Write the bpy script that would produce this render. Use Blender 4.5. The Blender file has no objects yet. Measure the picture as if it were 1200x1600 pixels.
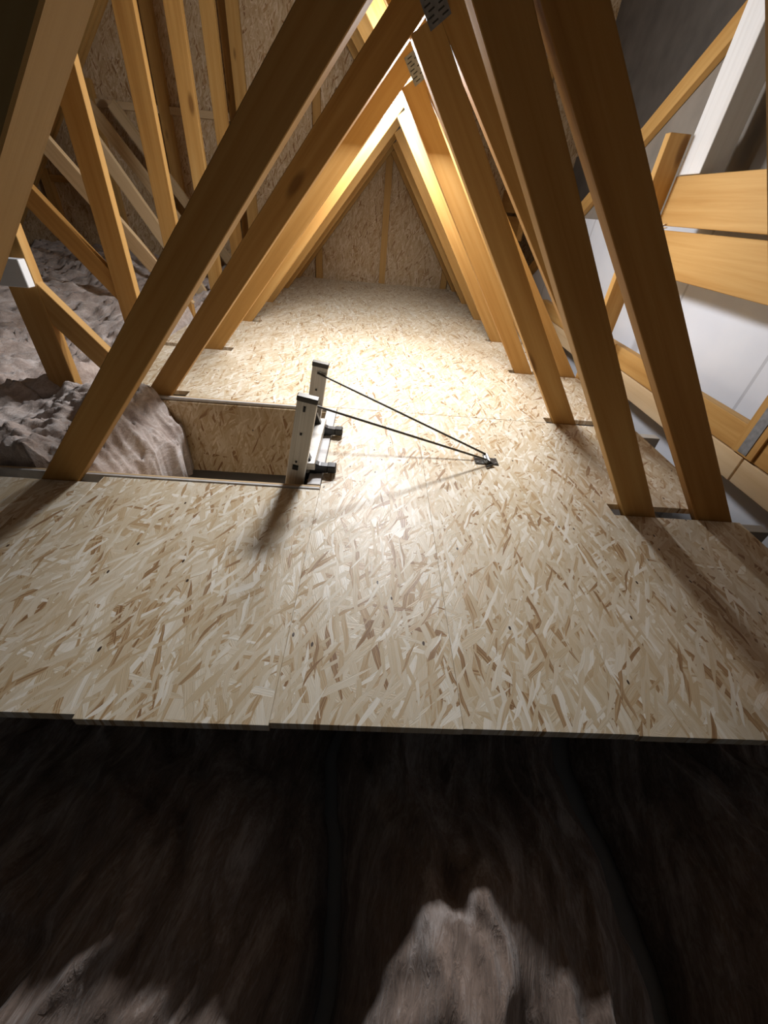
import bpy, bmesh, math, random
from mathutils import Vector, Matrix, noise

# ------------------------------------------------------------------ camera
C = bpy.context.scene.collection
scn = bpy.context.scene
cam_d = bpy.data.cameras.new('camera')
cam = bpy.data.objects.new('camera', cam_d)
C.objects.link(cam)
cam_d.sensor_fit = 'HORIZONTAL'
cam_d.sensor_width = 36.0
cam_d.lens = 627.1 / 1200 * 36.0
cam_d.clip_start = 0.01
RI = Vector((0.9969, -0.0025, 0.0790))
DN = Vector((0.0609, -0.6121, -0.7884))
FW = Vector((0.0503, 0.7908, -0.6100))
m = Matrix.Identity(4)
for i in range(3):
    m[i][0] = RI[i]; m[i][1] = -DN[i]; m[i][2] = -FW[i]
m[2][3] = 0.6537
cam.matrix_world = m
scn.camera = cam

# ------------------------------------------------------------------ light, world, exposure
w = bpy.data.worlds.new('world'); scn.world = w; w.use_nodes = True
w.node_tree.nodes['Background'].inputs[0].default_value = (0.8, 0.9, 1.0, 1)
w.node_tree.nodes['Background'].inputs[1].default_value = 0.024
# one bare lamp between the third and fourth trusses and two unseen fill lights added to brighten the floor
ld = bpy.data.lights.new('loft_lamp', 'POINT')
ld.energy = 42; ld.color = (0.96, 0.97, 1.0); ld.shadow_soft_size = 0.11
lamp = bpy.data.objects.new('loft_lamp', ld); C.objects.link(lamp)
lamp.location = (0.022, 2.40, 1.0)
for lx, ly, le, aim in ((0.03, 2.36, 3, (0, 0.25, -1)), (0.09, 1.93, 19, (0, -0.75, -0.72))):
    ld = bpy.data.lights.new('fill_light', 'AREA')
    ld.shape = 'ELLIPSE'; ld.size = 0.3; ld.size_y = 0.12; ld.energy = le; ld.color = (0.96, 0.97, 1.0)
    lamp = bpy.data.objects.new('fill_light', ld); C.objects.link(lamp)
    lamp.location = (lx, ly, 1.0)
    lamp.rotation_euler = Vector(aim).to_track_quat('-Z', 'Y').to_euler()
scn.view_settings.view_transform = 'Standard'
scn.view_settings.look = 'None'
scn.view_settings.exposure = 0.1
scn.view_settings.gamma = 1.0
scn.view_settings.use_curve_mapping = False

# ------------------------------------------------------------------ node helpers
def new_mat(name):
    mt = bpy.data.materials.new(name); mt.use_nodes = True
    nt = mt.node_tree
    return mt, nt, nt.nodes['Principled BSDF']

def N(nt, typ, **kw):
    n = nt.nodes.new(typ)
    for k, v in kw.items():
        if k in ('operation', 'blend_type', 'data_type', 'feature', 'distance', 'noise_dimensions', 'voronoi_dimensions', 'wave_type', 'bands_direction', 'interpolation'):
            setattr(n, k, v)
        else:
            n.inputs[k].default_value = v
    return n

def link(nt, a, b): nt.links.new(a, b)

def ramp(nt, fac, stops, interp='LINEAR'):
    r = nt.nodes.new('ShaderNodeValToRGB')
    r.color_ramp.interpolation = interp
    el = r.color_ramp.elements
    while len(el) < len(stops): el.new(0.5)
    for e, (p, c) in zip(el, stops):
        e.position = p; e.color = (c[0], c[1], c[2], 1)
    if fac is not None: link(nt, fac, r.inputs[0])
    return r

def mapping(nt, vec, scale=(1, 1, 1), rot=(0, 0, 0), loc=(0, 0, 0)):
    mp = nt.nodes.new('ShaderNodeMapping')
    mp.inputs['Scale'].default_value = scale
    mp.inputs['Rotation'].default_value = rot
    mp.inputs['Location'].default_value = loc
    link(nt, vec, mp.inputs[0])
    return mp.outputs[0]

def mixc(nt, fac, a, b, blend='MIX'):
    n = nt.nodes.new('ShaderNodeMix'); n.data_type = 'RGBA'; n.blend_type = blend
    for s, v in ((n.inputs[0], fac), (n.inputs[6], a), (n.inputs[7], b)):
        if hasattr(v, 'links') or hasattr(v, 'is_linked'): link(nt, v, s)
        elif isinstance(v, (int, float)): s.default_value = v
        else: s.default_value = (*v, 1)
    return n.outputs[2]

def math_n(nt, op, a, b=None):
    n = nt.nodes.new('ShaderNodeMath'); n.operation = op
    for s, v in ((n.inputs[0], a), (n.inputs[1], b)):
        if v is None: continue
        if isinstance(v, (int, float)): s.default_value = v
        else: link(nt, v, s)
    return n.outputs[0]

# ------------------------------------------------------------------ materials
def pine(name, light, mid, dark, knots=True, rough=0.62):
    """sawn pine; grain runs along each member's own X axis"""
    mt, nt, bs = new_mat(name)
    tc = nt.nodes.new('ShaderNodeTexCoord'); oi = nt.nodes.new('ShaderNodeObjectInfo')
    off = nt.nodes.new('ShaderNodeVectorMath'); off.operation = 'SCALE'
    cmb = nt.nodes.new('ShaderNodeCombineXYZ')
    link(nt, oi.outputs['Random'], cmb.inputs[0]); link(nt, oi.outputs['Random'], cmb.inputs[1]); link(nt, oi.outputs['Random'], cmb.inputs[2])
    link(nt, cmb.outputs[0], off.inputs[0]); off.inputs['Scale'].default_value = 37.0
    add = nt.nodes.new('ShaderNodeVectorMath'); add.operation = 'ADD'
    link(nt, tc.outputs['Object'], add.inputs[0]); link(nt, off.outputs[0], add.inputs[1])
    p = add.outputs[0]
    n1 = N(nt, 'ShaderNodeTexNoise', Scale=1.0, Detail=4.0, Roughness=0.6, Distortion=0.4)
    link(nt, mapping(nt, p, (1.3, 38, 38)), n1.inputs['Vector'])
    n2 = N(nt, 'ShaderNodeTexNoise', Scale=1.0, Detail=2.0)
    link(nt, mapping(nt, p, (0.9, 5, 5)), n2.inputs['Vector'])
    s = math_n(nt, 'ADD', math_n(nt, 'MULTIPLY', n1.outputs[0], 0.65), math_n(nt, 'MULTIPLY', n2.outputs[0], 0.5))
    s = math_n(nt, 'ADD', s, math_n(nt, 'MULTIPLY', math_n(nt, 'SUBTRACT', oi.outputs['Random'], 0.5), 0.12))
    col = ramp(nt, s, [(0.30, dark), (0.52, mid), (0.78, light)]).outputs[0]
    if knots:
        v = N(nt, 'ShaderNodeTexVoronoi', Scale=1.0, Randomness=1.0)
        link(nt, mapping(nt, p, (2.6, 8, 8)), v.inputs['Vector'])
        sep = nt.nodes.new('ShaderNodeSeparateColor'); link(nt, v.outputs['Color'], sep.inputs[0])
        size = math_n(nt, 'MULTIPLY', sep.outputs[0], 0.15)
        kn = nt.nodes.new('ShaderNodeMapRange'); kn.interpolation_type = 'SMOOTHSTEP'
        link(nt, math_n(nt, 'SUBTRACT', v.outputs['Distance'], size), kn.inputs[0])
        kn.inputs[1].default_value = -0.05; kn.inputs[2].default_value = 0.05
        kn.inputs[3].default_value = 0.75; kn.inputs[4].default_value = 0.0
        col = mixc(nt, kn.outputs[0], col, (dark[0] * .42, dark[1] * .36, dark[2] * .34))
    link(nt, col, bs.inputs['Base Color'])
    bs.inputs['Roughness'].default_value = rough
    bs.inputs['Specular IOR Level'].default_value = 0.25
    bp = N(nt, 'ShaderNodeBump', Strength=0.12, Distance=0.004)
    link(nt, n1.outputs[0], bp.inputs['Height']); link(nt, bp.outputs[0], bs.inputs['Normal'])
    return mt

PINE = pine('pine', (0.60, 0.37, 0.135), (0.49, 0.27, 0.08), (0.36, 0.175, 0.045))
PINE_PALE = pine('pale_pine', (0.72, 0.55, 0.34), (0.64, 0.46, 0.26), (0.50, 0.33, 0.16))
WHITEWOOD = pine('white_primed_timber', (0.84, 0.85, 0.86), (0.80, 0.81, 0.82), (0.72, 0.72, 0.72), knots=False, rough=0.7)
GREYWOOD = pine('grey_timber', (0.60, 0.57, 0.52), (0.52, 0.49, 0.44), (0.42, 0.39, 0.34), knots=False, rough=0.7)

def osb(name, axes='XY', scale=1.0, tone=(1, 1, 1), contrast=1.0, rough=0.42):
    """oriented strand board: many overlapping layers of long flakes, each layer turned its own way"""
    mt, nt, bs = new_mat(name)
    tc = nt.nodes.new('ShaderNodeTexCoord'); oi = nt.nodes.new('ShaderNodeObjectInfo')
    geo = nt.nodes.new('ShaderNodeNewGeometry')
    p = geo.outputs['Position']
    if axes == 'XZ':
        p = mapping(nt, p, rot=(-math.pi / 2, 0, 0))
    cmb = nt.nodes.new('ShaderNodeCombineXYZ')
    link(nt, oi.outputs['Random'], cmb.inputs[0]); link(nt, oi.outputs['Random'], cmb.inputs[1])
    off = nt.nodes.new('ShaderNodeVectorMath'); off.operation = 'SCALE'; off.inputs['Scale'].default_value = 23.0
    link(nt, cmb.outputs[0], off.inputs[0])
    add = nt.nodes.new('ShaderNodeVectorMath'); add.operation = 'ADD'
    link(nt, p, add.inputs[0]); link(nt, off.outputs[0], add.inputs[1])
    # slight warp so that flakes are not ruled straight
    wn = N(nt, 'ShaderNodeTexNoise', Scale=9.0 * scale, Detail=2.0)
    link(nt, add.outputs[0], wn.inputs['Vector'])
    wsub = nt.nodes.new('ShaderNodeVectorMath'); wsub.operation = 'SUBTRACT'; wsub.inputs[1].default_value = (0.5, 0.5, 0.5)
    link(nt, wn.outputs['Color'], wsub.inputs[0])
    wsc = nt.nodes.new('ShaderNodeVectorMath'); wsc.operation = 'SCALE'; wsc.inputs['Scale'].default_value = 0.02 / scale
    link(nt, wsub.outputs[0], wsc.inputs[0])
    wadd = nt.nodes.new('ShaderNodeVectorMath'); wadd.operation = 'ADD'
    link(nt, add.outputs[0], wadd.inputs[0]); link(nt, wsc.outputs[0], wadd.inputs[1])
    P = wadd.outputs[0]
    T = lambda c: tuple(min(1, c[i] * tone[i]) for i in range(3))
    flake = [(0.00, T((0.30, 0.17, 0.08))), (0.05, T((0.50, 0.33, 0.17))), (0.12, T((0.60, 0.45, 0.27))),
             (0.28, T((0.67, 0.55, 0.37))), (0.62, T((0.74, 0.64, 0.48))), (0.84, T((0.80, 0.72, 0.57))), (1.0, T((0.92, 0.87, 0.76)))]
    layers = [(8, 48, 10, .0), (-24, 66, 11, .42), (70, 60, 13, .74), (21, 60, 10.5, .45), (-58, 90, 17, .70), (-9, 56, 9.5, .52),
              (40, 75, 14, .62), (-36, 95, 14, .62), (2, 46, 10, .66), (14, 110, 15, .62), (-80, 100, 18, .83), (-17, 85, 12, .66), (52, 130, 22, .78), (-5, 150, 20, .74), (28, 160, 24, .78)]
    col = None; hgt = None
    for i, (ang, sx, sy, thr) in enumerate(layers):
        vec = mapping(nt, P, (1, 1, 1), (0, 0, math.radians(ang)), (i * 3.17, i * 1.91, 0))
        vec = mapping(nt, vec, (sx * scale, sy * scale * 0.78, 0.001))
        v = N(nt, 'ShaderNodeTexVoronoi', Scale=1.0, Randomness=0.95)
        v.voronoi_dimensions = '2D'
        link(nt, vec, v.inputs['Vector'])
        sep = nt.nodes.new('ShaderNodeSeparateColor'); link(nt, v.outputs['Color'], sep.inputs[0])
        # fine grain along the flake
        g = N(nt, 'ShaderNodeTexNoise', Scale=1.0, Detail=1.0); g.noise_dimensions = '2D'
        link(nt, mapping(nt, vec, (7, 0.9, 1)), g.inputs['Vector'])
        tonev = math_n(nt, 'ADD', sep.outputs[0], math_n(nt, 'MULTIPLY', math_n(nt, 'SUBTRACT', g.outputs[0], 0.5), 0.34))
        c = ramp(nt, tonev, flake).outputs[0]
        h = math_n(nt, 'ADD', math_n(nt, 'MULTIPLY', sep.outputs[2], 0.6), math_n(nt, 'MULTIPLY', g.outputs[0], 0.25))
        if col is None:
            col, hgt = c, h
        else:
            # the flake covers what lies under it, with a darker lip at its edge
            mask = math_n(nt, 'GREATER_THAN', sep.outputs[1], thr)
            col = mixc(nt, mask, col, c)
            mh = nt.nodes.new('ShaderNodeMix'); mh.data_type = 'FLOAT'
            link(nt, mask, mh.inputs[0]); link(nt, hgt, mh.inputs[2]); link(nt, math_n(nt, 'ADD', h, 0.25), mh.inputs[3])
            hgt = mh.outputs[0]
    # a few small dark holes between flakes
    vv = N(nt, 'ShaderNodeTexVoronoi', Scale=30.0 * scale, Randomness=1.0); vv.voronoi_dimensions = '2D'
    link(nt, mapping(nt, P, (1, .45, 1), (0, 0, .5)), vv.inputs['Vector'])
    sp = nt.nodes.new('ShaderNodeSeparateColor'); link(nt, vv.outputs['Color'], sp.inputs[0])
    hole = math_n(nt, 'MULTIPLY', math_n(nt, 'LESS_THAN', vv.outputs['Distance'], 0.06), math_n(nt, 'GREATER_THAN', sp.outputs[0], 0.93))
    col = mixc(nt, hole, col, (0.06, 0.035, 0.02))
    link(nt, col, bs.inputs['Base Color'])
    bs.inputs['Roughness'].default_value = rough
    bs.inputs['Specular IOR Level'].default_value = 0.4
    bp = N(nt, 'ShaderNodeBump', Strength=0.6, Distance=0.0025)
    link(nt, hgt, bp.inputs['Height']); link(nt, bp.outputs[0], bs.inputs['Normal'])
    return mt

OSB = osb('osb_floor', 'XY', 0.92)
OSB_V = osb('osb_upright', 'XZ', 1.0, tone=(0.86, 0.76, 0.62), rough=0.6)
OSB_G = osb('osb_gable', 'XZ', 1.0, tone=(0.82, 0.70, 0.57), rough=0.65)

def plain(name, col, rough=0.6, metal=0.0, nscale=0, amt=0.15, bump=0.0):
    mt, nt, bs = new_mat(name)
    bs.inputs['Roughness'].default_value = rough
    bs.inputs['Metallic'].default_value = metal
    bs.inputs['Base Color'].default_value = (*col, 1)
    if nscale:
        tc = nt.nodes.new('ShaderNodeTexCoord')
        n = N(nt, 'ShaderNodeTexNoise', Scale=nscale, Detail=5.0)
        link(nt, tc.outputs['Object'], n.inputs['Vector'])
        lo = tuple(c * (1 - amt) for c in col); hi = tuple(min(1, c * (1 + amt)) for c in col)
        link(nt, ramp(nt, n.outputs[0], [(0.3, lo), (0.7, hi)]).outputs[0], bs.inputs['Base Color'])
        if bump:
            bp = N(nt, 'ShaderNodeBump', Strength=bump, Distance=0.01)
            link(nt, n.outputs[0], bp.inputs['Height']); link(nt, bp.outputs[0], bs.inputs['Normal'])
    return mt

def brushed():
    mt, nt, bs = new_mat('brushed_aluminium')
    tc = nt.nodes.new('ShaderNodeTexCoord')
    n = N(nt, 'ShaderNodeTexNoise', Scale=1.0, Detail=3.0)
    link(nt, mapping(nt, tc.outputs['Object'], (3, 300, 300)), n.inputs['Vector'])
    link(nt, ramp(nt, n.outputs[0], [(0.3, (0.50, 0.47, 0.42)), (0.7, (0.66, 0.63, 0.58))]).outputs[0], bs.inputs['Base Color'])
    bs.inputs['Metallic'].default_value = 0.75; bs.inputs['Roughness'].default_value = 0.42
    return mt
ALU = brushed()
STEEL = plain('galvanised_plate', (0.24, 0.25, 0.265), 0.55, 0.4, 60, 0.2)
DARKSTEEL = plain('dark_steel', (0.10, 0.095, 0.085), 0.45, 0.8)
ZINC = plain('zinc_plated', (0.62, 0.66, 0.68), 0.3, 0.9)
BLACK = plain('black_plastic', (0.012, 0.012, 0.013), 0.35)
SLOT = plain('punched_slot', (0.03, 0.03, 0.03), 0.8)
FELT = plain('dark_roof_felt', (0.155, 0.14, 0.125), 0.9, 0, 5, 0.22, 0.25)
GREY_SHEET = plain('grey_brown_sheet', (0.24, 0.215, 0.185), 0.9, 0, 5, 0.15, 0.2)
BOARD = plain('plasterboard', (0.6, 0.58, 0.55), 0.9)
TRIM = plain('grey_white_edge_trim', (0.66, 0.64, 0.62), 0.55, 0.0, 40, 0.10)

def membrane():
    mt, nt, bs = new_mat('white_breather_membrane')
    geo = nt.nodes.new('ShaderNodeNewGeometry')
    n = N(nt, 'ShaderNodeTexNoise', Scale=3.0, Detail=4.0)
    link(nt, geo.outputs['Position'], n.inputs['Vector'])
    col = ramp(nt, n.outputs[0], [(0.3, (0.68, 0.72, 0.80)), (0.7, (0.78, 0.81, 0.87))]).outputs[0]
    # a few drawn pencil-thin crease lines
    wv = N(nt, 'ShaderNodeTexWave', Scale=0.55, Distortion=1.2, Detail=1.0)
    wv.bands_direction = 'Y'
    link(nt, geo.outputs['Position'], wv.inputs['Vector'])
    ln = math_n(nt, 'GREATER_THAN', wv.outputs[1], 0.9985)
    col = mixc(nt, math_n(nt, 'MULTIPLY', ln, 0.35), col, (0.2, 0.2, 0.22))
    link(nt, col, bs.inputs['Base Color'])
    bs.inputs['Roughness'].default_value = 0.65
    bp = N(nt, 'ShaderNodeBump', Strength=0.2, Distance=0.03)
    link(nt, n.outputs[0], bp.inputs['Height']); link(nt, bp.outputs[0], bs.inputs['Normal'])
    return mt
MEMB = membrane()

def wool(name, dark, mid, light, stretch=(14, 5, 9), ang=0.5):
    mt, nt, bs = new_mat(name)
    geo = nt.nodes.new('ShaderNodeNewGeometry')
    p = mapping(nt, geo.outputs['Position'], rot=(0, 0, ang))
    n1 = N(nt, 'ShaderNodeTexNoise', Scale=1.0, Detail=7.0, Roughness=0.62, Distortion=1.6)
    link(nt, mapping(nt, p, stretch), n1.inputs['Vector'])
    n2 = N(nt, 'ShaderNodeTexNoise', Scale=1.0, Detail=4.0, Roughness=0.6, Distortion=2.5)
    link(nt, mapping(nt, p, tuple(s * 7 for s in stretch)), n2.inputs['Vector'])
    s = math_n(nt, 'ADD', math_n(nt, 'MULTIPLY', n1.outputs[0], 0.7), math_n(nt, 'MULTIPLY', n2.outputs[0], 0.3))
    link(nt, ramp(nt, s, [(0.34, dark), (0.5, mid), (0.64, light)]).outputs[0], bs.inputs['Base Color'])
    bs.inputs['Roughness'].default_value = 0.85
    bs.inputs['Specular IOR Level'].default_value = 0.15
    bs.inputs['Sheen Weight'].default_value = 0.25
    bp = N(nt, 'ShaderNodeBump', Strength=0.7, Distance=0.012)
    link(nt, s, bp.inputs['Height']); link(nt, bp.outputs[0], bs.inputs['Normal'])
    return mt
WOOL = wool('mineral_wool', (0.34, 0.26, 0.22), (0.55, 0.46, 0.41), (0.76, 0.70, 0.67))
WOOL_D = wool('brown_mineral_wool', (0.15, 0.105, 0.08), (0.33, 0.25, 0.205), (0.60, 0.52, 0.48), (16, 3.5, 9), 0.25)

# ------------------------------------------------------------------ object helpers
def finish(o, label=None, cat=None, group=None, kind=None, parent=None):
    if label: o['label'] = label
    if cat: o['category'] = cat
    if group: o['group'] = group
    if kind: o['kind'] = kind
    if parent is not None: o.parent = parent
    return o

def empty(name, loc=(0, 0, 0), **kw):
    o = bpy.data.objects.new(name, None); C.objects.link(o)
    o.location = loc; o.empty_display_size = 0.1
    return finish(o, **kw)

def mesh_obj(name, bm, mat, parent=None, mtx=None, smooth=False, **kw):
    me = bpy.data.meshes.new(name)
    bmesh.ops.recalc_face_normals(bm, faces=bm.faces[:])
    bm.to_mesh(me); bm.free()
    if smooth:
        for f in me.polygons: f.use_smooth = True
    me.materials.append(mat)
    o = bpy.data.objects.new(name, me); C.objects.link(o)
    if parent is not None:
        o.parent = parent
        pl = parent.matrix_basis if parent.parent is None else parent.parent.matrix_basis @ parent.matrix_basis
        if mtx is None: mtx = Matrix.Identity(4)
        o.matrix_basis = pl.inverted() @ mtx
    elif mtx is not None:
        o.matrix_basis = mtx
    return finish(o, **kw)

def box_bm(sx, sy, sz, bev=0.0):
    bm = bmesh.new()
    bmesh.ops.create_cube(bm, size=1.0)
    bmesh.ops.scale(bm, vec=(sx, sy, sz), verts=bm.verts)
    if bev:
        bmesh.ops.bevel(bm, geom=bm.edges[:], offset=bev, segments=1, affect='EDGES')
    return bm

def box(name, x0, x1, y0, y1, z0, z1, mat, parent=None, bev=0.0015, along='X', **kw):
    """axis-aligned board; 'along' turns its own X axis so that the grain follows it"""
    c = Vector(((x0 + x1) / 2, (y0 + y1) / 2, (z0 + z1) / 2))
    d = Vector((abs(x1 - x0), abs(y1 - y0), abs(z1 - z0)))
    if along == 'Y':
        R = Matrix.Rotation(math.pi / 2, 4, 'Z'); s = (d.y, d.x, d.z)
    elif along == 'Z':
        R = Matrix.Rotation(-math.pi / 2, 4, 'Y'); s = (d.z, d.y, d.x)
    else:
        R = Matrix.Identity(4); s = tuple(d)
    return mesh_obj(name, box_bm(*s, min(bev, min(s) * .3)), mat, parent, Matrix.Translation(c) @ R, **kw)

def member(name, a, b, width, y0, y1, mat, parent=None, bev=0.0015, **kw):
    """timber in a plane of constant Y from a=(x,z) to b=(x,z)"""
    a = Vector((a[0], (y0 + y1) / 2, a[1])); b = Vector((b[0], (y0 + y1) / 2, b[1]))
    ex = (b - a).normalized(); ey = Vector((0, 1, 0)); ez = ex.cross(ey)
    R = Matrix(((ex.x, ey.x, ez.x, 0), (ex.y, ey.y, ez.y, 0), (ex.z, ey.z, ez.z, 0), (0, 0, 0, 1)))
    return mesh_obj(name, box_bm((b - a).length, y1 - y0, width, bev), mat, parent, Matrix.Translation((a + b) / 2) @ R, **kw)

def rod(name, a, b, r, mat, parent=None, seg=10, **kw):
    a = Vector(a); b = Vector(b)
    bm = bmesh.new()
    bmesh.ops.create_cone(bm, cap_ends=True, segments=seg, radius1=r, radius2=r, depth=(b - a).length)
    R = (b - a).to_track_quat('Z', 'Y').to_matrix().to_4x4()
    return mesh_obj(name, bm, mat, parent, Matrix.Translation((a + b) / 2) @ R, smooth=False, **kw)

def prism(name, pts, thick, mat, parent, mtx, bev=0.002, **kw):
    """outline pts in local XZ, extruded along local Y"""
    bm = bmesh.new()
    f = bm.faces.new([bm.verts.new((p[0], -thick / 2, p[1])) for p in pts])
    r = bmesh.ops.extrude_face_region(bm, geom=[f])
    bmesh.ops.translate(bm, vec=(0, thick, 0), verts=[v for v in r['geom'] if isinstance(v, bmesh.types.BMVert)])
    if bev: bmesh.ops.bevel(bm, geom=bm.edges[:], offset=bev, segments=1, affect='EDGES')
    return mesh_obj(name, bm, mat, parent, mtx, **kw)

rnd = random.Random(7)
TY = lambda k: 0.902 + 0.6 * (k - 1) if k else 0.311   # front face of truss k
TH = 0.038                                     # timber thickness

# ------------------------------------------------------------------ the setting: floor
floor = empty('floor', (0, 0, 0), kind='structure', label='pale strand board loft floor laid over the truss ties')
def panel(x0, x1, y0, y1):
    g = 0.0002
    dz = rnd.uniform(-0.0003, 0.0003)
    box('floor_panel', x0 + g, x1 - g, y0 + g, y1 - g, -0.018 + dz, dz, OSB, floor, bev=0.0004)
XS = [-0.715, -0.421, -0.127, 0.18, 0.47, 0.715]
fo = {0: 0.003, 1: -0.004, 2: 0.0, 3: 0.001, 4: -0.001}
for i in range(5):
    x0, x1 = XS[i], XS[i + 1]
    panel(x0, x1, 0.293 + fo[i], 0.93 if i < 2 else 1.50)
    for y0, y1 in ((1.502, 2.70), (2.70, 3.90), (3.90, 4.60)):
        panel(x0, x1, y0, y1)
SL = 0.05                                      # slots left round the webs
panel(-1.16, -0.715, 0.297, 0.900)
panel(0.715, 1.09, 0.293, 0.900)
for k in range(1, 7):
    y0, y1 = TY(k) + SL, TY(k + 1) - 0.002
    panel(0.715, 1.08, y0, y1)
    if k >= 2: panel(-1.085, -0.715, y0, y1)
panel(0.715, 1.0, TY(7) + SL, 4.60); panel(-1.0, -0.715, TY(7) + SL, 4.60)
# ceiling of the room below, seen only as darkness under the insulation
box('plasterboard', -3.6, 1.9, -1.4, 4.9, -0.40, -0.385, BOARD, floor, bev=0)

# hatch edge trims
t1 = empty('trim_1', (0, 0, 0), kind='structure', label='thin pale trim along the near edge of the hatch')
box('edge_strip', -1.16, -0.128, 0.932, 0.941, -0.06, 0.003, TRIM, t1)
box('edge_strip', -1.16, -0.128, 0.9415, 0.951, -0.06, 0.0015, PINE_PALE, t1)
t2 = empty('trim_2', (0, 0, 0), kind='structure', label='thin pale trim along the far edge of the hatch')
box('edge_strip', -1.09, -0.128, 1.478, 1.487, -0.009, 0.003, TRIM, t2)
box('edge_strip', -1.09, -0.128, 1.4875, 1.4995, -0.009, 0.001, PINE_PALE, t2)
t3 = empty('trim_3', (0, 0, 0), kind='structure', label='wide grey white trim down the right edge of the hatch')
box('edge_strip', -0.166, -0.129, 0.952, 1.4775, -0.03, 0.0035, TRIM, t3)
lin = empty('hatch_lining', (-0.6, 1.48, -0.3), label='brown strand board lining the well of the open loft hatch', cat='hatch')
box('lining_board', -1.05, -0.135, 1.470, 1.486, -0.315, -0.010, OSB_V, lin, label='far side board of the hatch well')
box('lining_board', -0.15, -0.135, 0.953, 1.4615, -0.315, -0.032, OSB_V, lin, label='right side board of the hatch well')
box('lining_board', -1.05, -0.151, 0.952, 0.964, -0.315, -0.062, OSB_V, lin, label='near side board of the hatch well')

# ------------------------------------------------------------------ gable wall
gab = empty('wall_back', (0, 4.75, 0), kind='structure', label='brown strand board gable wall at the far end of the loft')
def zr_left(x): return 1.652 + (x + 2.144) * 1.149       # underside of the left roof slope
gx = [-3.6, -2.4, -1.2, 0.04, 1.25, 1.9]
for i in range(5):
    g = 0.0015
    x0, x1 = gx[i] + g, gx[i + 1] - g
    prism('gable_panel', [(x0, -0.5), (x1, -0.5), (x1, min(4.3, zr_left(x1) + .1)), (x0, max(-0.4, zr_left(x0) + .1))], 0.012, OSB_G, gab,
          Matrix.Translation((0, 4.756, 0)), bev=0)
for x0, x1, zt in ((-3.08, -3.0, .65), (-2.5, -2.42, 1.25), (-1.91, -1.82, 1.9), (-1.325, -1.24, 2.5), (-0.63, -0.565, 3.2), (0.008, 0.07, 3.9), (0.645, 0.705, 3.5), (1.24, 1.31, 3.2)):
    box('gable_stud', x0, x1, 4.70, 4.748, -0.3, zt, PINE, gab, along='Z')
box('noggin', -2.418, -1.912, 4.702, 4.748, 1.085, 1.135, PINE_PALE, gab)
box('noggin', -1.818, -1.327, 4.702, 4.748, 1.085, 1.135, PINE_PALE, gab)
box('noggin', -2.995, -2.502, 4.702, 4.748, 0.56, 0.61, PINE, gab)
member('gable_rafter', (-3.55, zr_left(-3.55) + .07), (0.05, zr_left(0.05) + .07), 0.10, 4.655, 4.695, PINE, gab)

# ------------------------------------------------------------------ left roof slope and right wall
rl = empty('ceiling', (-2, 2, 1), kind='structure', label='dark felt lining the left roof slope')
dx = Vector((1, 0, 1.149)).normalized(); nx = Vector((dx.z, 0, -dx.x))
R = Matrix(((dx.x, 0, -nx.x, 0), (0, 1, 0, 0), (dx.z, 0, -nx.z, 0), (0, 0, 0, 1)))
cpt = Vector((-1.75, 1.7, zr_left(-1.75))) - nx * 0.135
mesh_obj('roof_felt', box_bm(5.6, 6.1, 0.006), FELT, rl, Matrix.Translation(cpt) @ R)
dx2 = Vector((-1, 0, 1.149)).normalized(); nx2 = Vector((-dx2.z, 0, -dx2.x))
R2 = Matrix(((dx2.x, 0, -nx2.x, 0), (0, -1, 0, 0), (dx2.z, 0, -nx2.z, 0), (0, 0, 0, 1)))
mesh_obj('roof_felt', box_bm(2.6, 6.1, 0.006), FELT, rl, Matrix.Translation(Vector((0.99, 1.7, 3.32))) @ R2)

wr = empty('wall_right', (1.5, 2, 0), kind='structure', label='right side of the loft, white membrane below dark felt')
def rake(y): return 1.264 - 0.6 * (y - 2.43)
prism('white_membrane', [(-0.4, -0.5), (4.74, -0.5), (4.74, -0.12), (3.42, 0.67), (-0.4, 0.67)], 0.004, MEMB, wr,
      Matrix(((0, 1, 0, 1.352), (1, 0, 0, 0), (0, 0, 1, 0), (0, 0, 0, 1))), bev=0)
prism('grey_upper_sheet', [(-0.4, 0.672), (3.42, 0.672), (-0.4, rake(-0.4))], 0.004, GREY_SHEET, wr,  # upper part of the right-hand sheet, coloured a darker grey-brown
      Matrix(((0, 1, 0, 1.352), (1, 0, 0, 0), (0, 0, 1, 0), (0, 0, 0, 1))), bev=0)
box('felt_sheet', 1.70, 1.706, -0.4, 4.74, 1.09, 3.6, FELT, wr, bev=0)
box('felt_sheet', 1.69, 1.698, -0.4, 4.74, -0.4, 1.10, FELT, wr, bev=0)

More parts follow.
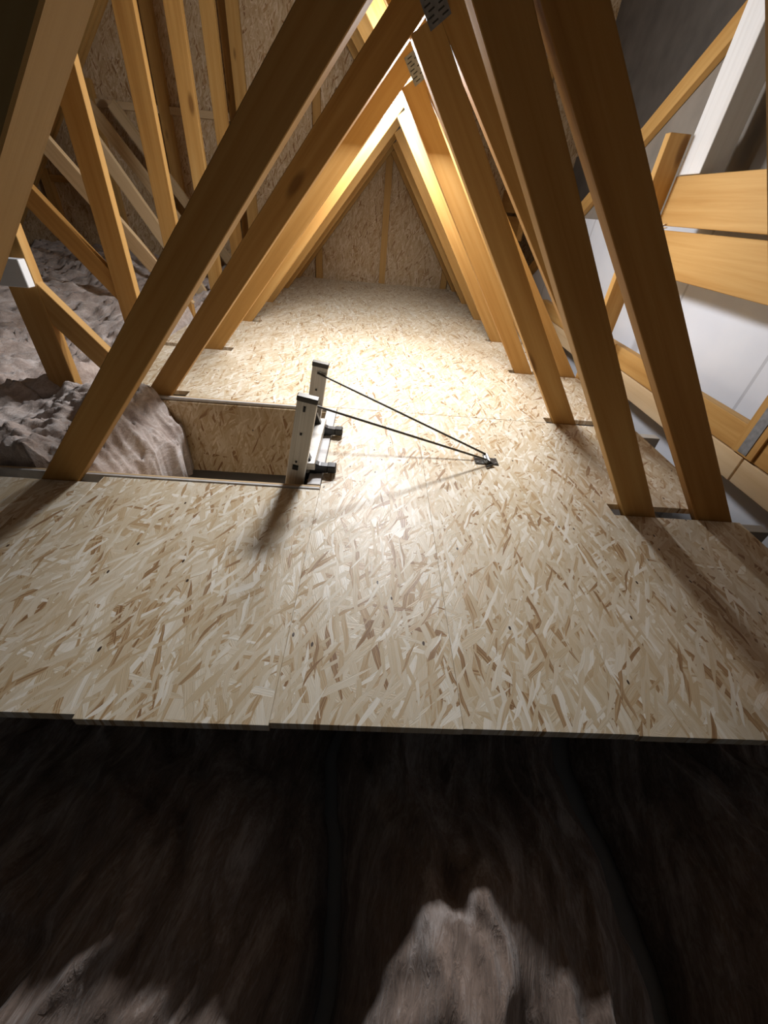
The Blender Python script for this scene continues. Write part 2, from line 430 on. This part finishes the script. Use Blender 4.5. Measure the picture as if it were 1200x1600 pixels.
# ------------------------------------------------------------------ trusses
def nail_plate(parent, y, cx=0.091, cz=1.041, lw=0.082, ww=0.056):
    d = Vector((0.58, 0, -0.81)).normalized(); e = Vector((0, -1, 0)); u = d.cross(e)
    R = Matrix(((d.x, e.x, u.x, 0), (d.y, e.y, u.y, 0), (d.z, e.z, u.z, 0), (0, 0, 0, 1)))
    M = Matrix.Translation((cx, y - 0.0012, cz)) @ R
    pl = mesh_obj('nail_plate', box_bm(lw, 0.0016, ww), STEEL, parent, M, label='grey punched metal nail plate')
    bm = bmesh.new()
    for r_ in (-1, 1):
        for i in range(7):
            b2 = bmesh.ops.create_cube(bm, size=1.0)
            bmesh.ops.scale(bm, vec=(0.0032, 0.0012, 0.016), verts=b2['verts'])
            bmesh.ops.translate(bm, vec=(-lw / 2 + 0.009 + i * (lw - 0.018) / 6, 0.0008, r_ * 0.0135 + (0.003 if i % 2 else -0.003)), verts=b2['verts'])
    # slots hold the plate's own rows of teeth
    me = bpy.data.meshes.new('punched_slots'); bm.to_mesh(me); bm.free(); me.materials.append(SLOT)
    s = bpy.data.objects.new('punched_slots', me); C.objects.link(s); s.parent = pl; s['kind'] = 'stuff'
    return pl

truss_labels = {
 0: 'pine roof truss nearest the lens, its left web soft at the photo edge',
 1: 'dark fronted pine truss whose left web foot stands at the near hatch edge',
 2: 'pine truss with its left foot beside the far edge of the hatch',
 3: 'pine truss third back, tan left web and a clear nail plate at the peak',
 4: 'golden lit pine truss right behind the tan one with the clear nail plate',
 5: 'golden pine truss third from the gable, only a sliver of plate showing',
 6: 'golden pine truss second from the gable wall',
 7: 'last pine truss standing just before the gable wall'}
struts = {2: ((-1.75, 1.10), (-0.93, 0.045)), 3: ((-1.9, 1.11), (-1.05, 0.045)), 4: ((-2.1, 1.25), (-1.14, 0.05)),
          5: ((-2.1, 1.33), (-1.27, 0.0)), 6: ((-2.35, 1.38), (-1.35, 0.08)), 7: ((-2.2, 1.1), (-1.4, 0.05))}
for k in range(0, 8):
    y = TY(k)
    t = empty('roof_truss', (0, y, 0), label=truss_labels[k], cat='roof truss', group='pine roof trusses')
    # left long web
    member('web', (-0.896, -0.10), (0.125, 1.137), 0.0735, y, y + TH, PINE, t, label='long left web' if k else None)
    # right pair of webs: inner one from the peak and, beside it, the outer one that carries on past the peak
    member('web', (0.863, -0.10), (0.075, 1.005), 0.0765, y + .0015, y + TH + .001, PINE, t)
    member('web', (1.1, -0.10), (-0.66, 2.0), 0.083, y + .003, y + TH + .002, PINE, t)
    nail_plate(t, y)
    # left post up to the rafter
    if k >= 2:
        box('post', -1.213, -1.12, y + .001, y + TH + .003, -0.06, zr_left(-1.17) - .01, PINE, t, along='Z')
        (a, b) = struts[k]
        member('strut', a, b, 0.078, y + .004, y + TH, PINE_PALE if k > 3 else PINE, t)
        member('rafter', (-3.5, zr_left(-3.5)), (0.1, zr_left(0.1)), 0.10, y, y + TH, PINE, t)
    box('bottom_chord', -2.75, 1.212, (y + .002) if k else 0.35, (y + TH) if k else 0.388, -0.115, -0.034, GREYWOOD, t, label='grey bottom tie under the floor')
    if k == 3:
        box('post', 1.085, 1.168, y + .001, y + TH, -0.015, 0.95, PINE, t, along='Z')

# ------------------------------------------------------------------ timbers on the right
def timber(name, x0, x1, y0, y1, z0, z1, mat, label, cat, along='Y', group=None):
    return box(name, x0, x1, y0, y1, z0, z1, mat, None, 0.002, along, label=label, cat=cat, group=group)
timber('longitudinal_beam', 1.17, 1.217, 0.5, 2.098, 0.666, 0.826, PINE, 'upper of two deep pine beams at right, half lit below the white post', 'beam')
timber('longitudinal_beam', 1.17, 1.217, 0.45, 2.094, 0.498, 0.652, PINE, 'lower of two deep pine beams at right, in shade above white membrane', 'beam')
timber('longitudinal_beam', 1.10, 1.147, 3.95, 4.698, 0.662, 0.822, PINE, 'small far upper pine beam glimpsed between the right webs', 'beam')
timber('longitudinal_beam', 1.10, 1.147, 3.95, 4.698, 0.484, 0.640, PINE, 'small far lower pine beam glimpsed between the right webs', 'beam')
timber('upright_timber', 1.171, 1.262, 1.955, 2.096, 0.829, 2.2, WHITEWOOD, 'bright white upright timber standing on the upper right beam', 'timber', 'Z')
# splintered wood in the gap between the beams
sp = empty('wood_splinter', (1.178, 2.06, 0.655), label='pale torn splinter stuck in the gap between the right beams', cat='splinter')
for i, (dy, dz, l) in enumerate(((0.0, 0.0, 0.09), (0.012, 0.006, 0.06))):
    prism('sliver', [(0, -0.006), (l * .5, -0.004), (l, 0.004 + dz), (l * .4, 0.006), (0, 0.004)], 0.008, PINE_PALE, sp,
          Matrix(((0, 1, 0, 1.166), (-1, 0, 0, 2.095 - dy), (0, 0, 1, 0.657 + dz), (0, 0, 0, 1))), bev=0)
# low plates
timber('wall_plate', 1.221, 1.262, 0.3, 3.3, 0.090, 0.178, PINE, 'upper low pine plate running along the foot of the white membrane', 'wall plate')
timber('wall_plate', 1.219, 1.262, 1.137, 3.3, 0.002, 0.087, PINE_PALE, 'lower pale plate at right running away past the cut joint', 'wall plate')
timber('wall_plate', 1.219, 1.262, 0.3, 1.131, 0.003, 0.086, PINE_PALE, 'lower pale plate at right on the near side of the cut joint', 'wall plate')
st = empty('stud', (1.24, 1.17, 0.0), label='short pine stud with a grey metal strip, at the right photo edge', cat='stud')
box('stud_timber', 1.212, 1.220, 1.10, 1.19, 0.093, 0.42, PINE, st, along='Z')
box('metal_strip', 1.2095, 1.2118, 1.125, 1.162, 0.10, 0.41, STEEL, st, label='grey punched strip')
# raking timber across the membrane
ya, yb = 0.6, 4.5
a = Vector((1.33, ya, rake(ya))); b = Vector((1.33, yb, rake(yb)))
ex = (b - a).normalized(); ez = Vector((1, 0, 0)); ey = ez.cross(ex)
R = Matrix(((ex.x, ey.x, ez.x, 0), (ex.y, ey.y, ez.y, 0), (ex.z, ey.z, ez.z, 0), (0, 0, 0, 1)))
mesh_obj('raking_timber', box_bm((b - a).length, 0.085, 0.035, .002), PINE, None, Matrix.Translation((a + b) / 2) @ R,
         label='orange brown raking timber along the top of the white membrane', cat='timber')
# white noggin at the left edge
timber('cross_board', -2.3, -1.108, 1.452, 1.484, 0.346, 0.424, WHITEWOOD, 'short white painted board end at the left photo edge', 'board', 'X')

# ------------------------------------------------------------------ insulation
def fbm(x, y, z=0.0, o=4):
    return noise.fractal(Vector((x, y, z)), 1.0, 2.0, o)
def ridge(x, y, z=0.0):
    return 1 - abs(noise.noise(Vector((x, y, z)))) * 2
def blanket(name, x0, x1, y0, y1, nx_, ny_, hf, depth, mat, **kw):
    bm = bmesh.new(); vs = []
    for j in range(ny_ + 1):
        row = []
        for i in range(nx_ + 1):
            x = x0 + (x1 - x0) * i / nx_; yv = y0 + (y1 - y0) * j / ny_
            row.append(bm.verts.new((*hf(x, yv),)))
        vs.append(row)
    for j in range(ny_):
        for i in range(nx_):
            bm.faces.new((vs[j][i], vs[j][i + 1], vs[j + 1][i + 1], vs[j + 1][i]))
    ring = [vs[0][i] for i in range(nx_ + 1)] + [vs[j][nx_] for j in range(1, ny_ + 1)] + [vs[ny_][i] for i in range(nx_ - 1, -1, -1)] + [vs[j][0] for j in range(ny_ - 1, 0, -1)]
    low = [bm.verts.new((v.co.x, v.co.y, min(depth, v.co.z - .01))) for v in ring]
    n = len(ring)
    for i in range(n):
        bm.faces.new((ring[i], low[i], low[(i + 1) % n], ring[(i + 1) % n]))
    bm.faces.new(low)
    return mesh_obj(name, bm, mat, None, None, smooth=True, **kw)

def h_left(x, y):
    u = x * 0.8 + y * 0.6; v = -x * 0.6 + y * 0.8
    folds = 0.06 * ridge(u * 2.2, v * 7.5 + 1.2 * fbm(x * 2, y * 2), 1.3) + 0.036 * ridge(u * 5, v * 17 + 2 * fbm(x * 3, y * 3), 4.1) + 0.012 * ridge(u * 12, v * 40 + 3 * fbm(x * 5, y * 5), 8.0)
    z = -0.03 + 0.07 * fbm(x * 1.8, y * 1.8, 0.4) + folds * (1.0 if y < 2.1 else .8) + 0.02 * fbm(x * 14, y * 14, 2.0)
    # rises a little towards the eaves, tucks under the floor edge and into the hatch
    z += 0.05 * max(0, min(1, (-1.3 - x) / 1.0))
    e = max(0, min(1, (x + 1.14) / 0.05))
    lim = 0.10 if (0.965 < y < 1.45) else -0.03
    z = z * (1 - e) + min(z, lim - .1) * e if y > 1.46 or y < 0.965 else z
    return (x, y, z)
def h_left2(x, y):
    X, Y, z = h_left(x, y)
    if 0.95 < y < 1.48 and x > -1.14:           # falls over the rim into the hatch
        f = (x + 1.14) / 0.44
        yc = (y - 1.21) / 0.26
        z = 0.45 * z + 0.015 - 0.03 * f - 0.03 * yc * yc + 0.07 * ridge(x * 7, y * 9, 2.2) * f + 0.05 * fbm(x * 9, y * 9, 5.0) + 0.018 * ridge(x * 26 + 3 * fbm(x * 8, y * 8), y * 22, 6.0)
        z -= 0.42 * max(0, f - .72) ** 1.2 * 2.2
        X = x + 0.05 * f * fbm(y * 7, x * 4, 3.0)
    return (X, Y, max(z, -0.285))
def h_left3(x, y):
    X, Y, z = h_left2(x, y)
    if x < -1.0:                                   # flatter billows beside the posts
        q = min(1, (-1.0 - x) / 0.14)
        t = max(0, min(1, (y - 1.25) / 0.2)); t = t * t * (3 - 2 * t)
        z = z * (1 - q) + ((0.38 * z - 0.01) * (1 - t) + h_left(x, y)[2] * t) * q
    return (X, Y, z)
blanket('insulation_blanket', -3.2, -1.10, 1.463, 4.66, 150, 220, h_left, -0.3, WOOL, label='rumpled pinkish grey mineral wool filling the left eaves behind the posts', cat='insulation')
blanket('insulation_blanket', -3.0, -0.72, 0.968, 1.46, 260, 110, h_left3, -0.3, WOOL, label='folded wool quilt spilling into the left end of the hatch', cat='insulation')
def front(xa, xb, seed):
    def hf(x, y):
        e = min(x - xa, xb - x)
        edge = 1 - math.exp(-max(0, e) / 0.035)
        wob = 0.035 * fbm(y * 4, 0.7, 0.2)
        wx = x + 0.12 * fbm(x * 3, y * 3, seed); z = -0.200 + 0.07 * fbm(x * 2.4 + seed, y * 2.0, seed) + 0.05 * ridge(wx * 6, y * 2.2 + x, seed) + 0.022 * ridge(wx * 15 + y * 3, y * 4, seed + 3) + 0.014 * fbm(x * 24, y * 9, seed)
        z -= 0.10 * max(0, min(1, (y - 0.0) / 0.35))
        z = -0.36 + (z + 0.36) * edge
        return (x + wob, y, z)
    return hf
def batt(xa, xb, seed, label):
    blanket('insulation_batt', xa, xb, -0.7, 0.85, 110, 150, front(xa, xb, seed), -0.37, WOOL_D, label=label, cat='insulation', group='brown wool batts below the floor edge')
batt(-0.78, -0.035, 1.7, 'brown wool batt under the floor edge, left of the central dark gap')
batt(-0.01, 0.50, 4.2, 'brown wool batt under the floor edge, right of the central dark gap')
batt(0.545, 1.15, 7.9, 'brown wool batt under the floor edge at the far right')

# ------------------------------------------------------------------ loft ladder
lad = empty('loft_ladder', (-0.2, 1.13, -0.2), label='folding aluminium loft ladder top standing up out of the hatch', cat='ladder')
def stile(y0, xb, xt, zt, wdt, lab):
    # leaning plate: axis from (xb, 0) to (xt, zt)
    ax = Vector((xt - xb, 0, zt)).normalized(); lo = Vector((xb, y0, 0)) - ax * 0.30; hi = Vector((xt, y0, zt))
    s = member('stile', (lo.x, lo.z), (hi.x, hi.z), wdt, y0, y0 + 0.022, ALU, lad, bev=0.0015, label=lab)
    cap_a = hi - ax * 0.012; cap_b = hi + ax * 0.003
    M = s.parent.matrix_basis @ s.matrix_basis
    Rm = M.to_3x3().to_4x4()
    def on(name, d, off, sx, sz, mat, dep=0.004, lb=None):
        """small fitting on the front face, d below the top, off sideways"""
        p = hi - ax * d + Vector((ax.z, 0, -ax.x)) * off
        o = mesh_obj(name, box_bm(sx, dep, sz, min(sx, sz) * .1), mat, s, None, label=lb)
        o.matrix_basis = M.inverted() @ (Matrix.Translation((p.x, y0 - dep * .3, p.z)) @ Rm)
        return o
    c = mesh_obj('end_cap', box_bm(0.014, 0.026, wdt + .003, .002), DARKSTEEL, s, None, label='dark plastic end cap')
    c.matrix_basis = M.inverted() @ (Matrix.Translation(((hi + ax * -0.003).x, y0 + .011, (hi + ax * -0.003).z)) @ Rm)
    return s, on, hi, ax
s1, on1, hi1, ax1 = stile(0.972, -0.204, -0.158, 0.246, 0.052, None)
s2, on2, hi2, ax2 = stile(1.300, -0.201, -0.166, 0.228, 0.050, None)
on1('slot', 0.028, -0.004, 0.014, 0.006, BLACK)
on1('rivet', 0.10, -0.003, 0.006, 0.006, BLACK)
on1('rivet', 0.188, -0.004, 0.005, 0.005, BLACK)
on1('square_plug', 0.207, -0.004, 0.016, 0.017, BLACK, lb='square black plug')
on2('pin', 0.026, 0.0, 0.008, 0.008, ZINC, lb='bright pin holding the stay rod')
on2('rivet', 0.085, -0.003, 0.006, 0.006, BLACK)
# treads between the stiles
for z in (0.035, -0.20):
    xm = -0.2 + z * 0.18
    box('tread', xm + 0.012, xm + 0.045, 0.995, 1.299, z - 0.012, z + 0.010, ALU, lad)
# hinge arms resting on the right trim
def arm(y, sgn, x0=-0.178):
    pts = [(p[0] * 1.08, p[1] * 1.35) for p in [(0.0, 0.045), (0.016, 0.012), (0.038, 0.004), (0.078, 0.002), (0.080, -0.012), (0.030, -0.016), (0.004, -0.034), (-0.008, -0.05), (-0.012, 0.0)]]
    A = prism('hinge_arm', pts, 0.024, BLACK, lad, Matrix.Translation((x0, y, 0.026)), label='black hinge arm reaching over the hatch edge')
    M = Matrix.Translation((x0, y, 0.026))
    box('hinge_plate', x0 - 0.012, x0 + 0.004, y - 0.012, y + 0.012, -0.055, 0.085, BLACK, lad, bev=.003)
    r_ = rod('pivot', (x0 + 0.004, y - 0.013, 0.012), (x0 + 0.004, y + 0.013, 0.012), 0.008, ZINC, lad)
    box('rubber_end', x0 + 0.062, x0 + 0.089, y - 0.015, y + 0.015, 0.0075, 0.0315, BLACK, lad, bev=.003)
arm(1.02, 1); arm(1.262, 1)
# stay wires running to the bracket on the floor
rod('stay_rod', (hi1.x - .008, 0.997, hi1.z - .02), (0.388, 1.140, 0.016), 0.0034, DARKSTEEL, lad, label='dark stay rod from the near stile')
rod('stay_rod', (hi2.x - .01, 1.296, hi2.z - .026), (0.392, 1.172, 0.018), 0.0034, DARKSTEEL, lad, label='dark stay rod from the far stile')
rod('stay_hook', (0.388, 1.140, 0.016), (0.412, 1.128, 0.006), 0.0034, DARKSTEEL, lad)
rod('stay_hook', (0.412, 1.128, 0.006), (0.385, 1.112, 0.005), 0.0034, DARKSTEEL, lad)

br = empty('floor_bracket', (0.40, 1.155, 0.0), label='small dark steel bracket with bright rollers screwed to the floor', cat='bracket')
box('leaf', 0.355, 0.388, 1.134, 1.176, 0.0008, 0.0035, DARKSTEEL, br, bev=.0006)
box('leaf', 0.398, 0.432, 1.134, 1.176, 0.0008, 0.0035, DARKSTEEL, br, bev=.0006)
rod('roller', (0.388, 1.134, 0.011), (0.388, 1.18, 0.011), 0.0055, ZINC, br, label='bright zinc roller')
rod('roller', (0.399, 1.134, 0.011), (0.399, 1.18, 0.011), 0.0055, ZINC, br, label='bright zinc roller')
for x, y in ((0.363, 1.142), (0.363, 1.168), (0.423, 1.142), (0.42, 1.168)):
    rod('screw', (x, y, 0.003), (x, y, 0.0052), 0.004, ZINC, br, seg=8)
